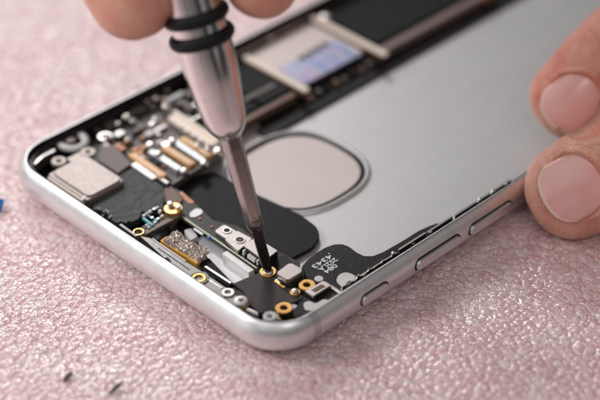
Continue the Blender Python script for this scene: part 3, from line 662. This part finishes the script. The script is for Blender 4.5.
# ------------------------------------------------------------------ hands
def skin_material():
    m = bpy.data.materials.new('skin'); m.use_nodes = True; N = m.node_tree.nodes; L = m.node_tree.links; b = N['Principled BSDF']
    tc = N.new('ShaderNodeTexCoord')
    n = N.new('ShaderNodeTexNoise'); n.inputs['Scale'].default_value = 1.6; n.inputs['Detail'].default_value = 7; L.new(tc.outputs['Object'], n.inputs['Vector'])
    cr = N.new('ShaderNodeValToRGB'); e = cr.color_ramp.elements; e[0].position = 0.32; e[0].color = (0.68, 0.225, 0.16, 1); e[1].position = 0.68; e[1].color = (0.84, 0.47, 0.34, 1)
    L.new(n.outputs['Fac'], cr.inputs[0]); n9 = N.new('ShaderNodeTexNoise'); n9.inputs['Scale'].default_value = 11; n9.inputs['Detail'].default_value = 5; L.new(tc.outputs['Object'], n9.inputs['Vector'])
    r9 = N.new('ShaderNodeMapRange'); r9.inputs[1].default_value = 0.55; r9.inputs[2].default_value = 0.75; r9.inputs[4].default_value = 0.35; L.new(n9.outputs['Fac'], r9.inputs[0])
    m9 = N.new('ShaderNodeMix'); m9.data_type = 'RGBA'; m9.inputs[7].default_value = (0.85, 0.58, 0.44, 1); L.new(r9.outputs[0], m9.inputs[0]); L.new(cr.outputs[0], m9.inputs[6])
    L.new(m9.outputs[2], b.inputs['Base Color'])
    b.inputs['Roughness'].default_value = 0.38; b.inputs['Subsurface Weight'].default_value = 0.35
    b.inputs['Subsurface Radius'].default_value = (0.35, 0.12, 0.06); b.inputs['Subsurface Scale'].default_value = 0.5
    v = N.new('ShaderNodeTexVoronoi'); v.feature = 'DISTANCE_TO_EDGE'; v.inputs['Scale'].default_value = 26; v.voronoi_dimensions = '3D'
    w = N.new('ShaderNodeTexNoise'); w.inputs['Scale'].default_value = 6; L.new(tc.outputs['Object'], w.inputs['Vector'])
    ad = N.new('ShaderNodeMix'); ad.data_type = 'RGBA'; ad.inputs[0].default_value = 0.12
    L.new(tc.outputs['Object'], ad.inputs[6]); L.new(w.outputs['Color'], ad.inputs[7]); L.new(ad.outputs[2], v.inputs['Vector'])
    fn = N.new('ShaderNodeTexNoise'); fn.inputs['Scale'].default_value = 45; L.new(tc.outputs['Object'], fn.inputs['Vector'])
    mr = N.new('ShaderNodeMapRange'); mr.inputs[2].default_value = 0.12; L.new(v.outputs['Distance'], mr.inputs[0])
    ma = N.new('ShaderNodeMath'); ma.operation = 'ADD'; L.new(mr.outputs[0], ma.inputs[0]); L.new(fn.outputs['Fac'], ma.inputs[1])
    bp = N.new('ShaderNodeBump'); bp.inputs['Distance'].default_value = 0.006; bp.inputs['Strength'].default_value = 1.0
    L.new(ma.outputs[0], bp.inputs['Height']); L.new(bp.outputs['Normal'], b.inputs['Normal'])
    return m
SKIN = skin_material()
def nail_material():
    m = bpy.data.materials.new('nail'); m.use_nodes = True; N = m.node_tree.nodes; L = m.node_tree.links; b = N['Principled BSDF']
    tc = N.new('ShaderNodeTexCoord'); sx = N.new('ShaderNodeSeparateXYZ'); L.new(tc.outputs['Object'], sx.inputs[0])
    n = N.new('ShaderNodeTexNoise'); n.inputs['Scale'].default_value = 1.5; n.inputs['Detail'].default_value = 6; L.new(tc.outputs['Object'], n.inputs['Vector'])
    c = N.new('ShaderNodeMix'); c.data_type = 'RGBA'; c.inputs[6].default_value = (0.74, 0.24, 0.22, 1); c.inputs[7].default_value = (0.90, 0.60, 0.53, 1)
    L.new(n.outputs['Fac'], c.inputs[0])
    # pale free edge of the nail
    at = N.new('ShaderNodeAttribute'); at.attribute_name = 'edge'
    r = N.new('ShaderNodeMapRange'); r.inputs[1].default_value = 0.025; r.inputs[2].default_value = 0.065; r.inputs[3].default_value = 1; r.inputs[4].default_value = 0
    L.new(at.outputs['Fac'], r.inputs[0])
    c2 = N.new('ShaderNodeMix'); c2.data_type = 'RGBA'; c2.inputs[7].default_value = (0.80, 0.56, 0.46, 1); L.new(r.outputs[0], c2.inputs[0]); L.new(c.outputs[2], c2.inputs[6])
    L.new(c2.outputs[2], b.inputs['Base Color']); b.inputs['Roughness'].default_value = 0.26; b.inputs['Coat Weight'].default_value = 0.4; b.inputs['Subsurface Weight'].default_value = 0.2
    b.inputs['Subsurface Radius'].default_value = (0.2, 0.08, 0.05); b.inputs['Subsurface Scale'].default_value = 0.4
    return m
NAIL = nail_material()
def digit(bm, pts, nrm, seg=40, sub=8, tip=True):
    """pts: (Vector, half width, half thickness) from fingertip to root; nrm: nail side direction"""
    P4 = [Vector((*p, )) for p, _, _ in pts]
    C = catmull(P4, sub); WH = catmull([Vector((w, t, 0)) for _, w, t in pts], sub)
    rings = []
    st = list(range(len(C)))
    def addring(c, tan, w, t):
        x = nrm.cross(tan).normalized(); y = tan.cross(x).normalized()
        rings.append([bm.verts.new(c+x*(w*math.cos(a))+y*(t*math.sin(a))) for a in [2*math.pi*k/seg for k in range(seg)]])
    tan0 = (C[1]-C[0]).normalized(); w0, t0 = WH[0][0], WH[0][1]; L_ = w0*0.95
    for k in range(1, 9):                                     # rounded fingertip
        s = k/9; a = math.pi/2*s; addring(C[0]-tan0*(L_*math.cos(a)), tan0, w0*math.sin(a)**0.9, t0*math.sin(a)**0.9)
    for i in st:
        tn = (C[min(i+1, len(C)-1)]-C[max(i-1, 0)]).normalized(); addring(C[i], tn, WH[i][0], WH[i][1])
    for A, B in zip(rings[:-1], rings[1:]):
        for k in range(seg): bm.faces.new((A[k], A[(k+1) % seg], B[(k+1) % seg], B[k]))
    bm.faces.new(rings[0]); bm.faces.new(rings[-1][::-1])
def fuse(bm, vox, deform=None, smooth=4):
    bmesh.ops.recalc_face_normals(bm, faces=bm.faces)
    me = bpy.data.meshes.new('h'); bm.to_mesh(me); bm.free(); o = bpy.data.objects.new('h', me); COL.objects.link(o)
    md = o.modifiers.new('r', 'REMESH'); md.mode = 'VOXEL'; md.voxel_size = vox
    sm = o.modifiers.new('s', 'SMOOTH'); sm.iterations = smooth; sm.factor = 0.6
    dg = bpy.context.evaluated_depsgraph_get(); m2 = bpy.data.meshes.new_from_object(o.evaluated_get(dg)); bpy.data.objects.remove(o)
    v = np.zeros(len(m2.vertices)*3); m2.vertices.foreach_get('co', v); v = v.reshape(-1, 3)
    if deform: v = deform(v); m2.vertices.foreach_set('co', v.ravel()); m2.update()
    for p in m2.polygons: p.use_smooth = True
    return m2
def sstep(x, a, b): t = np.clip((x-a)/(b-a), 0, 1); return t*t*(3-2*t)
class NailSpec:
    """nail lying on a digit: O = centre of fingertip root, A = axis towards the knuckle, N_ = nail side"""
    def __init__(s, O, A, N_, w, t, hw, s0, s1, curve=0.9):
        s.O = np.array(O); s.A = np.array(A.normalized()); X = N_.cross(A).normalized(); s.X = np.array(X); s.Y = np.array(A.normalized().cross(X).normalized())
        s.w, s.t, s.hw, s.s0, s.s1 = w, t, hw, s0, s1
    def local(s, v): d = v-s.O; return d@s.A, d@s.X, d@s.Y
    def surf(s, a, x):
        e = np.clip((s.s0+0.55-a), 0, 1); y = s.t*0.93*np.sqrt(np.clip(1-(x/(s.w*1.06))**2, 0.02, 1)) - 0.10*e**2 - 0.045*np.clip(a-s.s0-0.6, 0, 2)**1.5
        return y
    def edge_dist(s, a, x):
        """signed distance-like value, positive inside the nail outline"""
        h = s.hw; c0 = s.s0+0.16*(x/h)**2+0.16*(x/h)**6; c1 = s.s1-0.30*(np.abs(x)/h)**2.5
        return np.minimum(np.minimum(a-c0, c1-a), h-np.abs(x)), a-c0
    def deform(s, v):
        a, x, y = s.local(v); top = y > s.t*0.1
        d, fe = s.edge_dist(a, x); ys = s.surf(a, x)
        near = top & (d > -0.30) & (a > -1.2) & (a < s.s1+0.6)
        ins = sstep(d, -0.015, 0.03)
        front = sstep(fe, -0.02, 0.10)                       # no fold before the free edge
        fold = np.exp(-((d+0.085)/0.08)**2)*0.075*front
        groove = -np.exp(-((d+0.00)/0.022)**2)*0.045
        target = np.where(ins > 0, (ys-0.05), y)
        ny_ = y*(1-ins)+target*ins + (fold+groove)*(1-ins)
        dy = np.where(near, ny_-y, 0.0)
        wr = 0.012*np.sin(34*a+2.2*np.sin(5*x+1)+1.3*np.sin(11*x))*np.exp(-((a-s.s1-0.42)/0.30)**2)+0.006*np.sin(23*x+3*np.sin(7*a))*np.exp(-((a-s.s1-0.35)/0.35)**2)
        side = 0.006*np.sin(30*x+9*a+2*np.sin(6*a))*np.exp(-((d+0.20)/0.10)**2)
        dy = dy+np.where(top, (wr+side)*(1-ins), 0.0)
        # free edge: skin drops away just past the nail
        return v+dy[:, None]*s.Y[None, :]
    def mesh(s, parent, n=40):
        vs = []; ed = []
        us = np.linspace(-1, 1, n); ts = np.linspace(0, 1, n)
        for t in ts:
            for u in us:
                x = u*s.hw*0.985*(1-0.10*max(0, (t-0.75)/0.25)**2); c0 = s.s0+0.16*(x/s.hw)**2+0.16*(x/s.hw)**6; c1 = s.s1-0.30*(abs(x)/s.hw)**2.5
                a = c0+(c1-c0)*t; vs.append((a, x)); ed.append((c1-c0)*t)
        vs = np.array(vs); y = s.surf(vs[:, 0], vs[:, 1])-0.012; y -= 0.03*sstep(np.abs(vs[:, 1])/s.hw, 0.85, 1.0)
        P = s.O+vs[:, :1]*s.A+vs[:, 1:2]*s.X+y[:, None]*s.Y
        bm = bmesh.new(); V = [bm.verts.new(p) for p in P]; Bt = [bm.verts.new(p-0.035*s.Y) for p in P]
        for i in range(n-1):
            for j in range(n-1):
                k = i*n+j; bm.faces.new((V[k], V[k+1], V[k+n+1], V[k+n])); bm.faces.new((Bt[k], Bt[k+n], Bt[k+n+1], Bt[k+1]))
        rim = [j for j in range(n)]+[i*n+n-1 for i in range(1, n)]+[(n-1)*n+j for j in range(n-2, -1, -1)]+[i*n for i in range(n-2, 0, -1)]
        for i in range(len(rim)): a_, b2 = rim[i], rim[(i+1) % len(rim)]; bm.faces.new((V[a_], Bt[a_], Bt[b2], V[b2]))
        me = mesh_of(bm, 'nail'); at = me.attributes.new('edge', 'FLOAT', 'POINT'); at.data.foreach_set('value', np.array(ed+ed, dtype=np.float32))
        return link('nail', me, NAIL, parent, smooth=True)

# right hand: thumb and forefinger steady the phone
toC = -FW
def img(dx, dy, dz=0): return (RT*dx+UP*dy+toC*dz)
thA = img(0.86, 0.46, 0.10).normalized(); thN = (toC+img(-0.12, 0.10)); thN = (thN-thA*thN.dot(thA)).normalized()
thO = WD(573, 190, 28.6)
thumb = [(thO, 0.80, 0.66), (thO+thA*0.7, 0.90, 0.76), (thO+thA*1.6, 0.93, 0.82), (thO+thA*2.7, 0.90, 0.85), (thO+thA*3.9, 0.96, 0.9), (thO+thA*5.6+img(0, -.1, -.2), 1.1, 1.1), (thO+thA*7.6+img(0, -.3, -.6), 1.4, 1.3)]
ixA = img(0.76, 0.64, 0.06).normalized(); ixN = (toC+img(-0.22, -0.30)); ixN = (ixN-ixA*ixN.dot(ixA)).normalized()
ixO = WD(571, 98, 30.15)
index = [(ixO, 0.72, 0.60), (ixO+ixA*0.7, 0.84, 0.70), (ixO+ixA*1.7, 0.90, 0.78), (ixO+ixA*2.6, 0.86, 0.80), (ixO+ixA*4.4+img(.3, -.1), 0.90, 0.88), (ixO+ixA*6.2+img(1.0, -.6, 0), 1.0, 0.95), (ixO+ixA*8.2+img(2.2, -2.0, 0), 1.1, 1.0)]
bm = bmesh.new(); digit(bm, thumb, thN); digit(bm, index, ixN)
palm = thO+thA*10.5+img(0.8, 1.0, -1.0)
for k in range(3):                                            # middle, ring and little finger, curled outside the picture
    off = img(1.0+0.5*k, 1.2-1.5*k, -0.9-0.7*k); base_ = ixO+ixA*8.2+img(2.2, -2.0, 0)+off; d1 = img(-0.6, 0.5, -0.4).normalized(); ln = (4.2, 3.9, 3.1)[k]
    p1 = base_+d1*ln*0.55; p2 = p1+img(-0.2, -0.2, -0.9).normalized()*ln*0.3; p3 = p2+img(0.6, -0.5, -0.3).normalized()*ln*0.25
    w_ = (0.85, 0.8, 0.68)[k]; digit(bm, [(p3, w_*0.85, w_*0.75), (p2, w_, w_*0.9), (p1, w_*1.05, w_), (base_.lerp(p1, 0.5), w_*1.05, w_), (base_, w_*1.15, w_*1.1), (palm, 1.1, 1.1)], toC)
digit(bm, [(palm-thA*2.2, 2.4, 1.3), (palm, 3.3, 1.5), (palm+thA*2.5, 3.4, 1.6), (palm+thA*5.0, 2.7, 1.6), (palm+thA*7.5, 2.5, 1.8), (palm+thA*13, 3.0, 2.4)], thN)
n1 = NailSpec(thO, thA, thN, 0.88, 0.74, 0.52, -0.52, 0.46); n2 = NailSpec(ixO, ixA, ixN, 0.78, 0.66, 0.46, -0.60, 0.40)
hm = fuse(bm, 0.038, lambda v: n2.deform(n1.deform(v)), smooth=3)
rh = link('hand', hm, SKIN, None, smooth=True)
tag(rh, 'hand reaching in from the right, thumb and forefinger with short nails on the phone edge', 'hand')
n1.mesh(rh); n2.mesh(rh)

# hand that holds the screwdriver (fingertips at the top of the picture)
def on_axis(t): return TIP+AX*t
tg = T(8)
bm = bmesh.new()
p0 = WD(131, -6, 25.8); p1 = p0+img(-0.55, 1.2, 0.3); p2 = p1+img(-0.9, 1.9, 0.3); p3 = p2+img(-0.6, 2.6, -0.6)
digit(bm, [(p0, 0.72, 0.62), (p1, 0.82, 0.72), (p2, 0.86, 0.8), (p3, 1.05, 1.0), (p3+img(1.6, 2.6, -1.2), 1.5, 1.3)], img(-0.8, 0, 0.7))
q0 = WD(262, -19, 25.8); q1 = q0+img(0.35, 1.2, 0.0); q2 = q1+img(0.6, 1.9, -0.2); q3 = q2+img(-0.5, 2.5, -0.9)
digit(bm, [(q0, 0.59, 0.53), (q1, 0.68, 0.62), (q2, 0.76, 0.72), (q3, 0.84, 0.8), (q3+img(-1.4, 3.0, -1.6), 1.0, 1.0)], img(0.8, 0, 0.7))
for k in range(3):
    b0 = q0+img(0.3+0.6*k, 1.7+0.8*k, -1.5-0.9*k); b1 = b0+img(0.7, 1.2, -0.2); b2 = b1+img(0.3, 2.1, 0.1); b3 = b2+img(-1.0, 2.4, 0.2); w_ = (0.72, 0.7, 0.6)[k]
    digit(bm, [(b0, w_*0.85, w_*0.78), (b1, w_, w_*0.9), (b2, w_*1.05, w_), (b3, w_*1.15, w_*1.1), (b3+img(-1.2-.5*k, 2.6, 0.2), 1.0, 1.0)], img(0.8, 0, 0.7))
pc = q3+img(-1.9, 3.4, -1.6)
digit(bm, [(pc+img(0, -1.5, 0), 2.0, 1.2), (pc+img(0, 0.5, 0), 3.1, 1.5), (pc+img(-0.5, 3, 0), 3.2, 1.6), (pc+img(-1.2, 6, 0), 2.7, 1.7), (pc+img(-2, 12, 0), 3.0, 2.4)], img(0.5, 0, 0.85))
lh = link('hand', fuse(bm, 0.09, None, 4), SKIN, None, smooth=True)
tag(lh, 'hand at the top of the picture with fingertips pinching the screwdriver handle', 'hand')

# ------------------------------------------------------------------ crumbs on the mat
def shard(name, px, ln, wd, ht, m, rot, label, cat):
    bm = bmesh.new(); n = 10
    pts = [(ln*math.cos(2*math.pi*k/n)*random.uniform(0.75, 1.1), wd*math.sin(2*math.pi*k/n)*random.uniform(0.7, 1.1)) for k in range(n)]
    prism_bm(bm, pts, 0, ht)
    for v in bm.verts: v.co.z += 0.35*v.co.x+random.uniform(-0.01, 0.01)
    o = link(name, mesh_of(bm, name), m, None, bevel=0.008); c = W(*px, 0.0); o.location = (c.x, c.y, -0.03); o.rotation_euler = (0.3, 0, rot); tag(o, label, cat)
CR = mat('dark_shaving', (0.035, 0.033, 0.035), 0.5, 0.35)
shard('plastic_crumb', (67.5, 376), 0.10, 0.04, 0.04, mat('brown_crumb', (0.11, 0.07, 0.06), 0.1, 0.5), 0.1, 'tiny brown crumb on the pink mat, left of the black one', 'crumb')
shard('metal_shaving', (115.5, 387), 0.13, 0.03, 0.03, CR, 0.05, 'tiny black shaving on the pink mat near the bottom edge of the photo', 'shaving')
shard('plastic_fragment', (-1.5, 206), 0.10, 0.09, 0.12, BLUE, 0.5, 'small blue plastic fragment at the left edge of the photo', 'fragment')

# ------------------------------------------------------------------ light
w = bpy.data.worlds.new('World'); SC.world = w; w.use_nodes = True
N = w.node_tree.nodes; L = w.node_tree.links; bg = N['Background']
tc = N.new('ShaderNodeTexCoord'); dt = N.new('ShaderNodeVectorMath'); dt.operation = 'DOT_PRODUCT'; dt.inputs[1].default_value = Vector((-0.55, 0.60, 0.58)).normalized()
L.new(tc.outputs['Generated'], dt.inputs[0])
cr = N.new('ShaderNodeValToRGB'); e = cr.color_ramp.elements
e[0].position = 0.0; e[0].color = (0.10, 0.095, 0.09, 1); e[1].position = 1.0; e[1].color = (0.95, 0.95, 0.97, 1); k = e.new(0.5); k.color = (0.23, 0.226, 0.223, 1)
mr = N.new('ShaderNodeMapRange'); mr.inputs[1].default_value = -1; L.new(dt.outputs['Value'], mr.inputs[0]); L.new(mr.outputs[0], cr.inputs[0])
rn = N.new('ShaderNodeTexNoise'); rn.inputs['Scale'].default_value = 1.7; rn.inputs['Detail'].default_value = 2; L.new(tc.outputs['Generated'], rn.inputs['Vector'])
rm = N.new('ShaderNodeMapRange'); rm.inputs[1].default_value = 0.42; rm.inputs[2].default_value = 0.58; rm.inputs[3].default_value = 0.15; rm.inputs[4].default_value = 1.35; L.new(rn.outputs['Fac'], rm.inputs[0])
rv = N.new('ShaderNodeVectorMath'); rv.operation = 'SCALE'; L.new(cr.outputs[0], rv.inputs[0]); L.new(rm.outputs[0], rv.inputs[3])
L.new(rv.outputs[0], bg.inputs['Color']); bg.inputs['Strength'].default_value = 1.2
def area(name, loc, target, size, power, col=(1, 1, 1), sy_=None):
    l = bpy.data.lights.new(name, 'AREA'); l.energy = power; l.size = size; l.color = col
    if sy_: l.shape = 'RECTANGLE'; l.size_y = sy_
    o = bpy.data.objects.new(name, l); COL.objects.link(o); o.location = loc
    o.rotation_euler = (Vector(target)-Vector(loc)).to_track_quat('-Z', 'Y').to_euler(); return o
area('window_light', (-13, 17, 17), (1.5, 4, 0), 8, 3000, (1.0, 0.985, 0.97), 6.5)
area('back_light', (30, 46, 34), (4, 3, 0), 12, 6200, (1.0, 0.99, 0.98), 8)  # unseen lamp added behind the phone for glints on mat and metal
area('fill_light', (-6, -24, 30), (4, 2, 0), 12, 1700, (1.0, 0.975, 0.95), 9)  # unseen soft fill added on the camera side to brighten near faces

# ------------------------------------------------------------------ camera
cd = bpy.data.cameras.new('camera'); co_ = bpy.data.objects.new('camera', cd); COL.objects.link(co_)
co_.location = CAM
M = Matrix((RT, UP, -FW)).transposed().to_4x4(); M.translation = CAM; co_.matrix_world = M
cd.sensor_width = 36; cd.lens = 36*F/600; cd.clip_start = 1; cd.clip_end = 500
cd.dof.use_dof = True; cd.dof.focus_distance = 27.6; cd.dof.aperture_fstop = (cd.lens*0.001)/0.98
SC.camera = co_
SC.view_settings.view_transform = 'Standard'; SC.view_settings.look = 'None'; SC.view_settings.exposure = 0; SC.view_settings.gamma = 1
